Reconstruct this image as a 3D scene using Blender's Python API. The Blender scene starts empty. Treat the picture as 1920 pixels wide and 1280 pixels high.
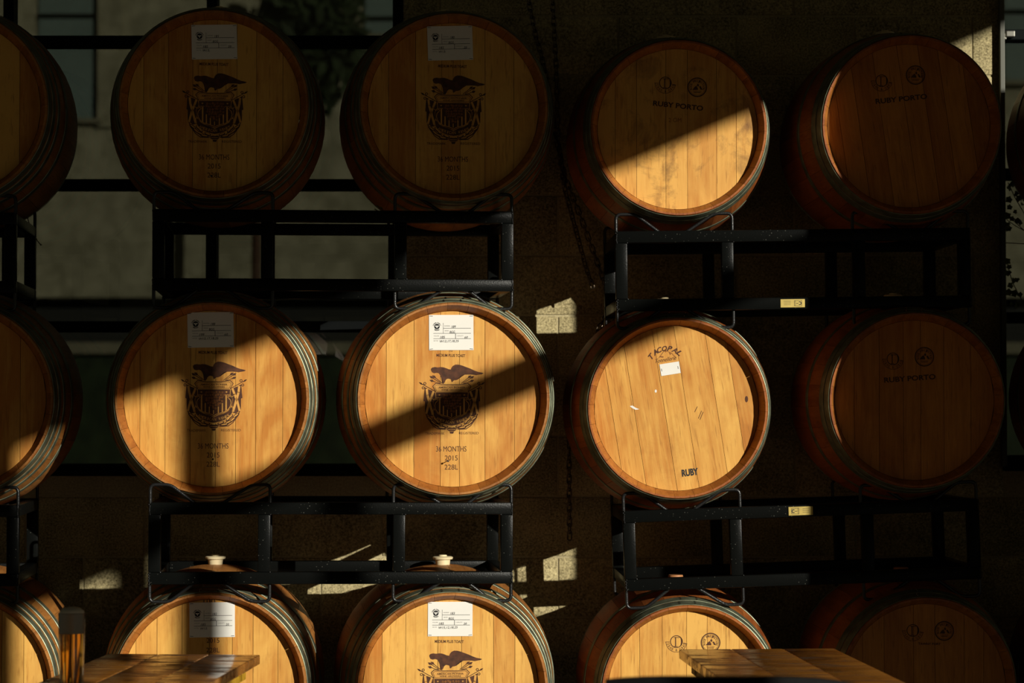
import bpy, bmesh, math, random
from mathutils import Vector, Matrix
random.seed(7)
SC = bpy.context.scene
COL = SC.collection
PI = math.pi
R = math.radians

# ------------------------------------------------------------------ camera
F = 85.0 / 36.0 * 1920.0           # focal length in pixels of the 1920 wide frame
CY, CZ = -7.18, 1.42               # camera y and height
PITCH = math.atan(132.0 / F)
cam_d = bpy.data.cameras.new('camera'); cam = bpy.data.objects.new('camera', cam_d)
COL.objects.link(cam)
cam.location = (0, CY, CZ); cam.rotation_euler = (PI/2 + PITCH, 0, 0)
cam_d.lens = 85.0; cam_d.sensor_width = 36.0
cam_d.dof.use_dof = True; cam_d.dof.focus_distance = 7.2; cam_d.dof.aperture_fstop = 3.5
SC.camera = cam

# ------------------------------------------------------------------ world, sun, exposure
TX, TZ = 0.79, 0.34                # the sun's rays run (-TX, +1, -TZ)
w = bpy.data.worlds.new('sky'); SC.world = w; w.use_nodes = True
bg = w.node_tree.nodes['Background']
bg.inputs[0].default_value = (0.66, 0.63, 0.42, 1); bg.inputs[1].default_value = 0.12
sun_d = bpy.data.lights.new('sun', 'SUN'); sun = bpy.data.objects.new('sun', sun_d)
COL.objects.link(sun)
sun.rotation_euler = Vector((-TX, 1, -TZ)).to_track_quat('-Z', 'Y').to_euler()
sun.location = (8, -10, 6)
sun_d.energy = 4.5; sun_d.color = (1.0, 0.95, 0.83); sun_d.angle = R(0.3)
SC.view_settings.view_transform = 'Standard'; SC.view_settings.look = 'None'
SC.view_settings.gamma = 1.0; SC.view_settings.use_curve_mapping = False
SC.view_settings.exposure = 0.0


def P(u, v, y):
    """world point on the plane at depth y that the photograph shows at pixel (u, v)"""
    a, b = u - 960.0, 640.0 - v
    fw = F*math.cos(PITCH) - b*math.sin(PITCH); up = F*math.sin(PITCH) + b*math.cos(PITCH)
    t = (y - CY)/fw
    return Vector((a*t, y, CZ + up*t))


def Z(u, v, z):
    """same, on the horizontal plane at height z"""
    a, b = u - 960.0, 640.0 - v
    fw = F*math.cos(PITCH) - b*math.sin(PITCH); up = F*math.sin(PITCH) + b*math.cos(PITCH)
    t = (z - CZ)/up
    return Vector((a*t, CY + fw*t, z))


# ------------------------------------------------------------------ materials
def newmat(name):
    m = bpy.data.materials.new(name); m.use_nodes = True
    nt = m.node_tree; b = nt.nodes['Principled BSDF']
    return m, nt, b


def plain(name, col, rough=0.5, metal=0.0, spec=0.5, noise=0.0, nscale=20.0, bump=0.0):
    m, nt, b = newmat(name)
    b.inputs['Base Color'].default_value = (*col, 1); b.inputs['Roughness'].default_value = rough
    b.inputs['Metallic'].default_value = metal; b.inputs['Specular IOR Level'].default_value = spec
    if noise or bump:
        tc = nt.nodes.new('ShaderNodeTexCoord'); n = nt.nodes.new('ShaderNodeTexNoise')
        n.inputs['Scale'].default_value = nscale; n.inputs['Detail'].default_value = 4
        nt.links.new(tc.outputs['Object'], n.inputs['Vector'])
        if noise:
            r = nt.nodes.new('ShaderNodeValToRGB')
            r.color_ramp.elements[0].position = 0.3; r.color_ramp.elements[1].position = 0.7
            r.color_ramp.elements[0].color = (*[c*(1-noise) for c in col], 1)
            r.color_ramp.elements[1].color = (*[min(1, c*(1+noise)) for c in col], 1)
            nt.links.new(n.outputs['Fac'], r.inputs[0]); nt.links.new(r.outputs[0], b.inputs['Base Color'])
        if bump:
            bp = nt.nodes.new('ShaderNodeBump'); bp.inputs['Strength'].default_value = bump
            bp.inputs['Distance'].default_value = 0.004
            nt.links.new(n.outputs['Fac'], bp.inputs['Height']); nt.links.new(bp.outputs[0], b.inputs['Normal'])
    return m


def wood(name, lo, hi, axis='Z', rough=0.55, stain=0.0, stain_col=(0.06, 0.025, 0.008), spec=0.35, fleck=0.5,
         gs=1.0, piece=0.35, crack=0.0):
    """oak: grain streaks along one axis, medullary flecks, dull stains, a tone of its own for each piece"""
    m, nt, b = newmat(name)
    N, L = nt.nodes, nt.links
    tc = N.new('ShaderNodeTexCoord'); oi = N.new('ShaderNodeObjectInfo')
    add = N.new('ShaderNodeVectorMath'); add.operation = 'MULTIPLY_ADD'
    comb = N.new('ShaderNodeCombineXYZ')
    for i in range(3): L.new(oi.outputs['Random'], comb.inputs[i])
    L.new(comb.outputs[0], add.inputs[0]); add.inputs[1].default_value = (17, 31, 23)
    L.new(tc.outputs['Object'], add.inputs[2])
    mp = N.new('ShaderNodeMapping')
    s = {'X': (2.2, 60, 60), 'Y': (60, 2.2, 60), 'Z': (75, 75, 4.0)}[axis]
    mp.inputs['Scale'].default_value = [q*gs for q in s]
    L.new(add.outputs[0], mp.inputs['Vector'])
    n1 = N.new('ShaderNodeTexNoise'); n1.inputs['Scale'].default_value = 1.0; n1.inputs['Detail'].default_value = 5
    n1.inputs['Roughness'].default_value = 0.65; n1.inputs['Distortion'].default_value = 0.8
    L.new(mp.outputs[0], n1.inputs['Vector'])
    mp2 = N.new('ShaderNodeMapping'); s2 = {'X': (1.2, 9, 9), 'Y': (9, 1.2, 9), 'Z': (8, 8, 2.6)}[axis]
    mp2.inputs['Scale'].default_value = s2; L.new(add.outputs[0], mp2.inputs['Vector'])
    n2 = N.new('ShaderNodeTexNoise'); n2.inputs['Scale'].default_value = 1.0; n2.inputs['Detail'].default_value = 3
    n2.inputs['Distortion'].default_value = 2.2
    L.new(mp2.outputs[0], n2.inputs['Vector'])
    mix = N.new('ShaderNodeMath'); mix.operation = 'MULTIPLY_ADD'; mix.inputs[1].default_value = 0.48
    L.new(n1.outputs['Fac'], mix.inputs[0])
    half = N.new('ShaderNodeMath'); half.operation = 'MULTIPLY'; half.inputs[1].default_value = 0.52
    L.new(n2.outputs['Fac'], half.inputs[0]); L.new(half.outputs[0], mix.inputs[2])
    # piece tone
    pt = N.new('ShaderNodeMath'); pt.operation = 'MULTIPLY_ADD'; pt.inputs[1].default_value = piece; pt.inputs[2].default_value = -piece*0.5
    L.new(oi.outputs['Random'], pt.inputs[0])
    tot = N.new('ShaderNodeMath'); tot.operation = 'ADD'; L.new(mix.outputs[0], tot.inputs[0]); L.new(pt.outputs[0], tot.inputs[1])
    rp = N.new('ShaderNodeValToRGB'); e = rp.color_ramp.elements
    e[0].position = 0.30; e[0].color = (*lo, 1); e[1].position = 0.66; e[1].color = (*hi, 1)
    L.new(tot.outputs[0], rp.inputs[0])
    col = rp.outputs[0]
    # flecks and short dark pores along the grain
    if fleck:
        mp3 = N.new('ShaderNodeMapping'); s3 = {'X': (14, 150, 150), 'Y': (150, 14, 150), 'Z': (150, 150, 14)}[axis]
        mp3.inputs['Scale'].default_value = s3; L.new(add.outputs[0], mp3.inputs['Vector'])
        n3 = N.new('ShaderNodeTexNoise'); n3.inputs['Scale'].default_value = 1.0; n3.inputs['Detail'].default_value = 2
        L.new(mp3.outputs[0], n3.inputs['Vector'])
        r3 = N.new('ShaderNodeValToRGB'); r3.color_ramp.elements[0].position = 0.60; r3.color_ramp.elements[1].position = 0.72
        r3.color_ramp.elements[0].color = (0, 0, 0, 1); r3.color_ramp.elements[1].color = (fleck,)*3 + (1,)
        L.new(n3.outputs['Fac'], r3.inputs[0])
        mx = N.new('ShaderNodeMix'); mx.data_type = 'RGBA'
        L.new(r3.outputs[0], mx.inputs[0]); L.new(col, mx.inputs[6]); mx.inputs[7].default_value = (*[c*0.62 for c in lo], 1)
        col = mx.outputs[2]
    if stain:
        n4 = N.new('ShaderNodeTexNoise'); n4.inputs['Scale'].default_value = 7.0; n4.inputs['Detail'].default_value = 8
        n4.inputs['Roughness'].default_value = 0.7; n4.inputs['Distortion'].default_value = 0.6
        L.new(add.outputs[0] if axis != 'Z' else tc.outputs['Object'], n4.inputs['Vector'])
        r4 = N.new('ShaderNodeValToRGB'); r4.color_ramp.elements[0].position = 0.52; r4.color_ramp.elements[1].position = 0.74
        r4.color_ramp.elements[0].color = (0, 0, 0, 1); r4.color_ramp.elements[1].color = (stain,)*3 + (1,)
        L.new(n4.outputs['Fac'], r4.inputs[0])
        mx = N.new('ShaderNodeMix'); mx.data_type = 'RGBA'
        L.new(r4.outputs[0], mx.inputs[0]); L.new(col, mx.inputs[6]); mx.inputs[7].default_value = (*stain_col, 1)
        col = mx.outputs[2]
    if crack:
        mp6 = N.new('ShaderNodeMapping'); mp6.inputs['Scale'].default_value = {'X': (5, 19, 19), 'Y': (19, 5, 19), 'Z': (19, 19, 5)}[axis]
        L.new(add.outputs[0], mp6.inputs['Vector'])
        n6 = N.new('ShaderNodeTexNoise'); n6.inputs['Scale'].default_value = 1.0; n6.inputs['Detail'].default_value = 6; n6.inputs['Roughness'].default_value = 0.62
        n6.inputs['Distortion'].default_value = 1.0
        L.new(mp6.outputs[0], n6.inputs['Vector'])
        r6 = N.new('ShaderNodeValToRGB'); r6.color_ramp.elements[0].position = 0.47; r6.color_ramp.elements[1].position = 0.62
        r6.color_ramp.elements[0].color = (0, 0, 0, 1); r6.color_ramp.elements[1].color = (crack,)*3 + (1,)
        L.new(n6.outputs['Fac'], r6.inputs[0])
        mx = N.new('ShaderNodeMix'); mx.data_type = 'RGBA'
        L.new(r6.outputs[0], mx.inputs[0]); L.new(col, mx.inputs[6]); mx.inputs[7].default_value = (*stain_col, 1)
        col = mx.outputs[2]
        rr = N.new('ShaderNodeMath'); rr.operation = 'MULTIPLY_ADD'; rr.inputs[1].default_value = 0.35; rr.inputs[2].default_value = rough
        L.new(r6.outputs[0], rr.inputs[0]); L.new(rr.outputs[0], b.inputs['Roughness'])
    L.new(col, b.inputs['Base Color'])
    if not crack: b.inputs['Roughness'].default_value = rough
    b.inputs['Specular IOR Level'].default_value = spec
    bp = N.new('ShaderNodeBump'); bp.inputs['Strength'].default_value = 0.25; bp.inputs['Distance'].default_value = 0.0012
    L.new(n1.outputs['Fac'], bp.inputs['Height']); L.new(bp.outputs[0], b.inputs['Normal'])
    return m


def speck_paint(name, col, dots, scale=90, rough=0.3, thr=0.16):
    """dark gloss paint freckled with dried drops"""
    m, nt, b = newmat(name); N, L = nt.nodes, nt.links
    tc = N.new('ShaderNodeTexCoord'); v = N.new('ShaderNodeTexVoronoi'); v.inputs['Scale'].default_value = scale
    L.new(tc.outputs['Object'], v.inputs['Vector'])
    r = N.new('ShaderNodeValToRGB'); r.color_ramp.elements[0].position = thr*0.5; r.color_ramp.elements[1].position = thr
    r.color_ramp.elements[0].color = (*dots, 1); r.color_ramp.elements[1].color = (*col, 1)
    L.new(v.outputs['Distance'], r.inputs[0])
    n = N.new('ShaderNodeTexNoise'); n.inputs['Scale'].default_value = 9; L.new(tc.outputs['Object'], n.inputs['Vector'])
    r2 = N.new('ShaderNodeValToRGB'); r2.color_ramp.elements[0].position = 0.42; r2.color_ramp.elements[1].position = 0.6
    L.new(n.outputs['Fac'], r2.inputs[0])
    mx = N.new('ShaderNodeMix'); mx.data_type = 'RGBA'
    L.new(r2.outputs[0], mx.inputs[0]); mx.inputs[6].default_value = (*col, 1); L.new(r.outputs[0], mx.inputs[7])
    L.new(mx.outputs[2], b.inputs['Base Color']); b.inputs['Roughness'].default_value = rough; b.inputs['Specular IOR Level'].default_value = 0.07
    bp = N.new('ShaderNodeBump'); bp.inputs['Strength'].default_value = 0.25; bp.inputs['Distance'].default_value = 0.001
    n5 = N.new('ShaderNodeTexNoise'); n5.inputs['Scale'].default_value = 260; L.new(tc.outputs['Object'], n5.inputs['Vector'])
    L.new(n5.outputs['Fac'], bp.inputs['Height']); L.new(bp.outputs[0], b.inputs['Normal'])
    return m


def concrete(name, lo, hi, scale=160, bump=0.8, rough=0.9):
    m, nt, b = newmat(name); N, L = nt.nodes, nt.links
    tc = N.new('ShaderNodeTexCoord'); oi = N.new('ShaderNodeObjectInfo')
    comb = N.new('ShaderNodeVectorMath'); comb.operation = 'ADD'
    L.new(tc.outputs['Object'], comb.inputs[0]); L.new(oi.outputs['Random'], comb.inputs[1])
    n = N.new('ShaderNodeTexNoise'); n.inputs['Scale'].default_value = scale; n.inputs['Detail'].default_value = 3
    n.inputs['Roughness'].default_value = 0.75
    L.new(comb.outputs[0], n.inputs['Vector'])
    n2 = N.new('ShaderNodeTexNoise'); n2.inputs['Scale'].default_value = 6; n2.inputs['Detail'].default_value = 4
    L.new(comb.outputs[0], n2.inputs['Vector'])
    ad = N.new('ShaderNodeMath'); ad.operation = 'MULTIPLY_ADD'; ad.inputs[1].default_value = 0.35
    L.new(n2.outputs['Fac'], ad.inputs[0]); L.new(n.outputs['Fac'], ad.inputs[2])
    rp = N.new('ShaderNodeValToRGB'); rp.color_ramp.elements[0].position = 0.5; rp.color_ramp.elements[1].position = 0.85
    rp.color_ramp.elements[0].color = (*lo, 1); rp.color_ramp.elements[1].color = (*hi, 1)
    L.new(ad.outputs[0], rp.inputs[0]); L.new(rp.outputs[0], b.inputs['Base Color'])
    b.inputs['Roughness'].default_value = rough; b.inputs['Specular IOR Level'].default_value = 0.2
    bp = N.new('ShaderNodeBump'); bp.inputs['Strength'].default_value = bump; bp.inputs['Distance'].default_value = 0.003
    L.new(n.outputs['Fac'], bp.inputs['Height']); L.new(bp.outputs[0], b.inputs['Normal'])
    return m


M = {}
M['head'] = wood('oak_head', (0.50, 0.185, 0.022), (0.78, 0.43, 0.092), stain=0.35, stain_col=(0.30, 0.11, 0.016))
M['head_worn'] = wood('oak_head_worn', (0.50, 0.185, 0.022), (0.76, 0.40, 0.085), stain=0.9, stain_col=(0.13, 0.05, 0.012))
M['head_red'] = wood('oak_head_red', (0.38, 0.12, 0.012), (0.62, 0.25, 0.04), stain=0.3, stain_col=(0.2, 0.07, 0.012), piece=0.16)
M['stave'] = wood('oak_stave', (0.24, 0.078, 0.014), (0.48, 0.20, 0.045), axis='Y', rough=0.5, stain=0.5, piece=0.14)
M['stave_red'] = wood('oak_stave_red', (0.20, 0.045, 0.008), (0.42, 0.13, 0.026), axis='Y', rough=0.5, stain=0.5, piece=0.14)
M['chime'] = wood('oak_chime', (0.24, 0.070, 0.011), (0.50, 0.185, 0.032), axis='Y', rough=0.6, stain=0.4, piece=0.12)
M['hoop'] = plain('galvanised_hoop', (0.17, 0.185, 0.12), 0.46, 0.55, noise=0.45, nscale=26, bump=0.3)
M['rivet'] = plain('rivet_steel', (0.7, 0.68, 0.6), 0.25, 1.0)
M['burn'] = plain('burned_mark', (0.075, 0.024, 0.008), 0.8, noise=0.45, nscale=60)
M['burn_mid'] = plain('burned_mark_light', (0.30, 0.11, 0.022), 0.8, noise=0.5, nscale=120)
M['burn_none'] = plain('unburned_oak', (0.66, 0.32, 0.06), 0.6, noise=0.15, nscale=40)
M['ink'] = plain('black_ink', (0.012, 0.011, 0.012), 0.7)
M['ink_soft'] = plain('grey_print', (0.28, 0.27, 0.25), 0.7)
M['card'] = plain('card_paper', (0.82, 0.80, 0.74), 0.75, noise=0.03, nscale=8)
M['rack'] = speck_paint('black_rack_paint', (0.0045, 0.005, 0.0045), (0.09, 0.09, 0.075))
M['rod'] = plain('black_rod_paint', (0.012, 0.012, 0.012), 0.28, bump=0.2, nscale=200)
M['brass'] = plain('brass_plate', (0.56, 0.42, 0.12), 0.42, 0.55, noise=0.12, nscale=40)
M['block'] = concrete('concrete_block', (0.13, 0.105, 0.05), (0.66, 0.55, 0.29), bump=0.45)
M['mortar'] = concrete('mortar_joint', (0.30, 0.25, 0.14), (0.55, 0.47, 0.27), bump=0.3)
M['frame'] = plain('dark_window_frame', (0.006, 0.007, 0.007), 0.5, 0.0, spec=0.04)
M['frame_alu'] = plain('grey_window_frame', (0.12, 0.12, 0.10), 0.4, 0.4)
m, nt, b = newmat('tinted_glass'); M['glass_pane'] = m     # dark solar-tinted panes
out = nt.nodes['Material Output']
tr_ = nt.nodes.new('ShaderNodeBsdfTransparent'); tr_.inputs[0].default_value = (0.25, 0.253, 0.235, 1)
gl_ = nt.nodes.new('ShaderNodeBsdfGlossy'); gl_.inputs['Roughness'].default_value = 0.02; gl_.inputs[0].default_value = (0.9, 0.92, 0.9, 1)
fr_ = nt.nodes.new('ShaderNodeFresnel'); fr_.inputs[0].default_value = 1.5
mx_ = nt.nodes.new('ShaderNodeMixShader')
nt.links.new(fr_.outputs[0], mx_.inputs[0]); nt.links.new(tr_.outputs[0], mx_.inputs[1]); nt.links.new(gl_.outputs[0], mx_.inputs[2])
nt.links.new(mx_.outputs[0], out.inputs[0]); nt.nodes.remove(b)
M['chain'] = plain('chain_steel', (0.16, 0.12, 0.08), 0.38, 0.85, noise=0.4, nscale=90)
M['silicone'] = plain('cream_silicone', (0.78, 0.66, 0.40), 0.5)
M['bung_wood'] = plain('brown_bung', (0.40, 0.17, 0.06), 0.6, noise=0.2)
M['table'] = wood('weathered_table_wood', (0.36, 0.12, 0.018), (0.80, 0.34, 0.06), axis='X', rough=0.15, stain=0.95,
                  stain_col=(0.06, 0.022, 0.006), spec=0.9, piece=0.08, crack=0.85)
M['yellow'] = plain('yellow_paint', (0.62, 0.36, 0.02), 0.4, noise=0.2, nscale=50)
M['black'] = plain('black_paint', (0.006, 0.006, 0.006), 0.5, spec=0.08)
M['asphalt'] = concrete('dark_paving', (0.05, 0.045, 0.035), (0.11, 0.10, 0.08), scale=60, bump=0.5)
M['stucco'] = concrete('grey_stucco', (0.36, 0.34, 0.23), (0.58, 0.55, 0.39), scale=3.0, bump=0.2)
M['pale'] = plain('pale_concrete', (0.30, 0.28, 0.19), 0.8, noise=0.15, nscale=6)
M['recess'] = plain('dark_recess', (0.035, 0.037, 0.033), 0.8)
M['teal'] = plain('teal_panel', (0.24, 0.33, 0.31), 0.5, noise=0.1, nscale=1.5)
M['leaf'] = plain('green_leaf', (0.16, 0.19, 0.045), 0.55, noise=0.5, nscale=3)
M['hedge'] = plain('hedge_leaf', (0.03, 0.05, 0.018), 0.7, noise=0.5, nscale=4)
M['stem'] = plain('brown_stem', (0.10, 0.045, 0.02), 0.7)
M['sun_shade'] = plain('sun_shade_board', (0.06, 0.05, 0.04), 0.85)  # for the unseen sun blockers
M['lamp'] = None
m, nt, b = newmat('orange_lamp'); M['lamp'] = m
b.inputs['Emission Color'].default_value = (1, 0.28, 0.05, 1); b.inputs['Emission Strength'].default_value = 3
m, nt, b = newmat('clear_glass'); M['glass'] = m
b.inputs['Transmission Weight'].default_value = 1.0; b.inputs['Roughness'].default_value = 0.0; b.inputs['IOR'].default_value = 1.45
m, nt, b = newmat('amber_beer'); M['beer'] = m
b.inputs['Base Color'].default_value = (1.0, 0.56, 0.10, 1)
b.inputs['Transmission Weight'].default_value = 1.0; b.inputs['Roughness'].default_value = 0.0; b.inputs['IOR'].default_value = 1.33
M['foam'] = plain('beer_foam', (0.62, 0.60, 0.52), 0.8, bump=0.3, nscale=150)


# ------------------------------------------------------------------ mesh helpers
def finish(bm, name, mat, smooth=None):
    me = bpy.data.meshes.new(name)
    bmesh.ops.recalc_face_normals(bm, faces=bm.faces)
    bm.to_mesh(me); bm.free()
    for mm in (mat if isinstance(mat, (list, tuple)) else [mat]): me.materials.append(mm)
    if smooth is not None:
        for p in me.polygons: p.use_smooth = True
        me.set_sharp_from_angle(angle=R(smooth))
    return me


def link(name, me, parent=None, loc=None, rot=None):
    o = bpy.data.objects.new(name, me); COL.objects.link(o)
    if parent: o.parent = parent
    if loc is not None: o.location = loc
    if rot is not None: o.rotation_euler = rot
    return o


def obj(name, bm, mat, parent=None, smooth=None, loc=None, rot=None):
    return link(name, finish(bm, name, mat, smooth), parent, loc, rot)


def thing(name, label, cat, loc=(0, 0, 0), rot=(0, 0, 0), group=None):
    o = bpy.data.objects.new(name, None); COL.objects.link(o); o.empty_display_size = 0.1
    o.location = loc; o.rotation_euler = rot
    o['label'] = label; o['category'] = cat
    if group: o['group'] = group
    return o


def structure(o):
    o['kind'] = 'structure'; return o


def add_box(bm, x0, x1, y0, y1, z0, z1, bev=0.0):
    vs = [bm.verts.new((x, y, z)) for x in (x0, x1) for y in (y0, y1) for z in (z0, z1)]
    fs = [bm.faces.new([vs[i] for i in q]) for q in
          ((0, 1, 3, 2), (4, 6, 7, 5), (0, 4, 5, 1), (2, 3, 7, 6), (0, 2, 6, 4), (1, 5, 7, 3))]
    if bev:
        es = list({e for f in fs for e in f.edges})
        bmesh.ops.bevel(bm, geom=es, offset=bev, segments=2, affect='EDGES', profile=0.5)
    return vs


def box_bm(*a, bev=0.0):
    bm = bmesh.new(); add_box(bm, *a, bev=bev); return bm


def rounded(pts, rad, n=5):
    """polyline with its corners rounded"""
    pts = [Vector(p) for p in pts]; out = [pts[0]]
    for i in range(1, len(pts)-1):
        a, b, c = pts[i-1], pts[i], pts[i+1]
        d1, d2 = (a-b), (c-b); r = min(rad, d1.length*0.45, d2.length*0.45)
        p, q = b + d1.normalized()*r, b + d2.normalized()*r
        for k in range(n+1):
            t = k/n; out.append(p*(1-t)**2 + b*2*t*(1-t) + q*t*t)
    out.append(pts[-1]); return out


def add_tube(bm, pts, rad, n=8, closed=False, cap=True):
    pts = [Vector(p) for p in pts]; m = len(pts); rings = []
    ref = Vector((0, 1, 0))
    for i, p in enumerate(pts):
        if closed: d = pts[(i+1) % m] - pts[i-1]
        else: d = pts[min(i+1, m-1)] - pts[max(i-1, 0)]
        d.normalize()
        u = ref - d*ref.dot(d)
        if u.length < 1e-3: u = Vector((1, 0, 0)) - d*d.x
        u.normalize(); v = d.cross(u); ref = u
        r = rad[i] if isinstance(rad, (list, tuple)) else rad
        rings.append([bm.verts.new(p + (u*math.cos(2*PI*k/n) + v*math.sin(2*PI*k/n))*r) for k in range(n)])
    for i in range(m if closed else m-1):
        a, b = rings[i], rings[(i+1) % m]
        for k in range(n): bm.faces.new((a[k], a[(k+1) % n], b[(k+1) % n], b[k]))
    if cap and not closed:
        bm.faces.new(rings[0][::-1]); bm.faces.new(rings[-1])


def add_lathe(bm, prof, n=32, axis='Z', center=(0, 0, 0)):
    """revolve (radius, height) pairs"""
    c = Vector(center); rings = []
    for r, h in prof:
        ring = []
        for k in range(n if r > 1e-6 else 1):
            a = 2*PI*k/n
            p = Vector((r*math.cos(a), r*math.sin(a), h)) if axis == 'Z' else Vector((r*math.cos(a), h, r*math.sin(a)))
            ring.append(bm.verts.new(c + p))
        rings.append(ring)
    for a, b in zip(rings, rings[1:]):
        for k in range(n):
            k2 = (k+1) % n
            if len(a) == 1 and len(b) == 1: continue
            if len(a) == 1: bm.faces.new((a[0], b[k], b[k2]))
            elif len(b) == 1: bm.faces.new((a[k], a[k2], b[0]))
            else: bm.faces.new((a[k], a[k2], b[k2], b[k]))


# flat marks live in the x-z plane facing -y
def add_poly(bm, pts, y=0.0):
    vs = [bm.verts.new((p[0], y, p[1])) for p in pts]
    f = bm.faces.new(vs)
    bmesh.ops.triangulate(bm, faces=[f])


def add_disc(bm, cx, cz, r, y=0.0, n=12, rz=None):
    add_poly(bm, [(cx + r*math.cos(2*PI*k/n), cz + (rz or r)*math.sin(2*PI*k/n)) for k in range(n)], y)


def add_ring(bm, cx, cz, r0, r1, y=0.0, n=32, a0=0.0, a1=2*PI):
    k_ = n if a1-a0 < 2*PI-1e-6 else n
    pr = None
    for k in range(k_+1):
        a = a0 + (a1-a0)*k/k_
        c = (bm.verts.new((cx+r0*math.cos(a), y, cz+r0*math.sin(a))), bm.verts.new((cx+r1*math.cos(a), y, cz+r1*math.sin(a))))
        if pr: bm.faces.new((pr[0], pr[1], c[1], c[0]))
        pr = c


def add_line(bm, pts, wd, y=0.0):
    """flat stroke of width wd"""
    for a, b in zip(pts, pts[1:]):
        a, b = Vector(a), Vector(b); d = (b-a)
        if d.length < 1e-9: continue
        d.normalize(); nrm = Vector((-d.y, d.x))*wd*0.5; e = d*wd*0.25
        q = [a-e+nrm, b+e+nrm, b+e-nrm, a-e-nrm]
        bm.faces.new([bm.verts.new((p.x, y, p.y)) for p in q])


_glyph = {}
def glyph_mesh(s, shear=0.0, bold=0.0):
    key = (s, shear, bold)
    if key not in _glyph:
        c = bpy.data.curves.new('t', 'FONT'); c.body = s; c.size = 1.0; c.shear = shear; c.offset = bold
        c.resolution_u = 3; c.align_x = 'LEFT'
        o = bpy.data.objects.new('t', c); COL.objects.link(o)
        dg = bpy.context.evaluated_depsgraph_get()
        me = bpy.data.meshes.new_from_object(o.evaluated_get(dg))
        vs = [v.co.copy() for v in me.vertices]; fs = [list(p.vertices) for p in me.polygons]
        bpy.data.objects.remove(o); bpy.data.curves.remove(c); bpy.data.meshes.remove(me)
        _glyph[key] = (vs, fs)
    return _glyph[key]


def add_text(bm, s, cx, cz, wd=None, h=None, rot=0.0, shear=0.0, bold=0.0, y=0.0):
    """text centred on (cx, cz), fitted to width wd and / or cap height h, turned by rot"""
    vs, fs = glyph_mesh(s, shear, bold)
    if not vs: return
    x0, x1 = min(v.x for v in vs), max(v.x for v in vs); y0, y1 = min(v.y for v in vs), max(v.y for v in vs)
    if any(c in ',;' for c in s) or y0 < -0.05: y0 = 0.0
    sx = wd/(x1-x0) if wd else h/(y1-y0); sz = h/(y1-y0) if h else sx
    cr, sr = math.cos(rot), math.sin(rot); new = []
    for v in vs:
        a = (v.x-(x0+x1)/2)*sx; b = (v.y-(y0+y1)/2)*sz
        new.append(bm.verts.new((cx + a*cr - b*sr, y, cz + a*sr + b*cr)))
    for f in fs:
        try: bm.faces.new([new[i] for i in f])
        except ValueError: pass


def add_arc_text(bm, s, cx, cz, rad, h, a_mid, span, inward=False, shear=0.0, bold=0.0, wide=0.75):
    """letters set along a circle; a_mid is the middle angle, span the angle from first to last letter"""
    n = len(s)
    for i, ch in enumerate(s):
        if ch == ' ': continue
        t = 0 if n == 1 else (i/(n-1) - 0.5)
        a = a_mid + (t*span if inward else -t*span)
        rot = a + PI/2 if inward else a - PI/2
        add_text(bm, ch, cx + rad*math.cos(a), cz + rad*math.sin(a), h=h, rot=rot, shear=shear, bold=bold,
                 wd=h*wide*(0.35 if ch in 'I.1' else 1.0))


# ------------------------------------------------------------------ barrel geometry
BL = 0.92                    # length
RB = 0.343                   # radius at the bulge
RE = 0.287                   # radius at the ends
NST = 28
RECESS = 0.044
HR = 0.2625                  # head radius
def prof(y):
    t = (y - BL/2)/(BL/2); return RB - (RB-RE)*abs(t)**1.9

def stave_mesh(mat):
    bm = bmesh.new(); a = PI/NST - 0.00035/0.3
    ys = [0, 0.006, 0.044, 0.09, 0.16, 0.25, 0.36, BL/2]; ys = ys + [BL-q for q in ys[-2::-1]]
    rows = []
    for y in ys:
        ro = prof(y) - (0.002 if y in (0, BL) else 0); yy = min(y, BL-y)
        if yy < 0.001: ri = 0.2795
        elif yy < 0.05: ri = 0.2795 - (0.2795-0.2636)*yy/0.044 if yy <= 0.044 else 0.2655
        else: ri = ro - 0.026
        rows.append([bm.verts.new((rr*math.sin(q), y, rr*math.cos(q)))
                     for rr, q in ((ro, -a), (ro, 0), (ro, a), (ri, a), (ri, 0), (ri, -a))])
    for p, q in zip(rows, rows[1:]):
        for k in range(6):
            fc = bm.faces.new((p[k], p[(k+1) % 6], q[(k+1) % 6], q[k]))
            if k in (3, 4) and min(p[0].co.y, BL-q[0].co.y) < 0.05: fc.material_index = 1
    bm.faces.new(rows[0]); bm.faces.new(rows[-1])
    return finish(bm, 'stave', [mat, M['chime']], 22)

STAVE = {k: stave_mesh(M[k]) for k in ('stave', 'stave_red')}

def hoop_mesh(y0, y1):
    bm = bmesh.new(); t = 0.0022
    pr = [(prof(y0)+0.0004, y0), (prof(y0)+t, y0+0.0006), (prof((y0+y1)/2)+t+0.0004, (y0+y1)/2), (prof(y1)+t, y1-0.0006), (prof(y1)+0.0004, y1)]
    add_lathe(bm, pr, n=96, axis='Y')
    return finish(bm, 'hoop', M['hoop'], 40)

HOOPS_A = [(0.004, 0.036), (0.050, 0.078), (0.108, 0.132), (0.210, 0.240)]
HOOPS_B = [(0.004, 0.044), (0.052, 0.092), (0.226, 0.254)]
_h = {}
def hoop(y0, y1):
    if (y0, y1) not in _h: _h[(y0, y1)] = hoop_mesh(y0, y1)
    return _h[(y0, y1)]

bm = bmesh.new(); add_lathe(bm, [(0.0, -0.0026), (0.002, -0.0022), (0.0036, 0.0)], n=8, axis='Z')
for v in bm.verts: v.co.z = -v.co.z
RIVET = finish(bm, 'rivet', M['rivet'], 60)

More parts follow.
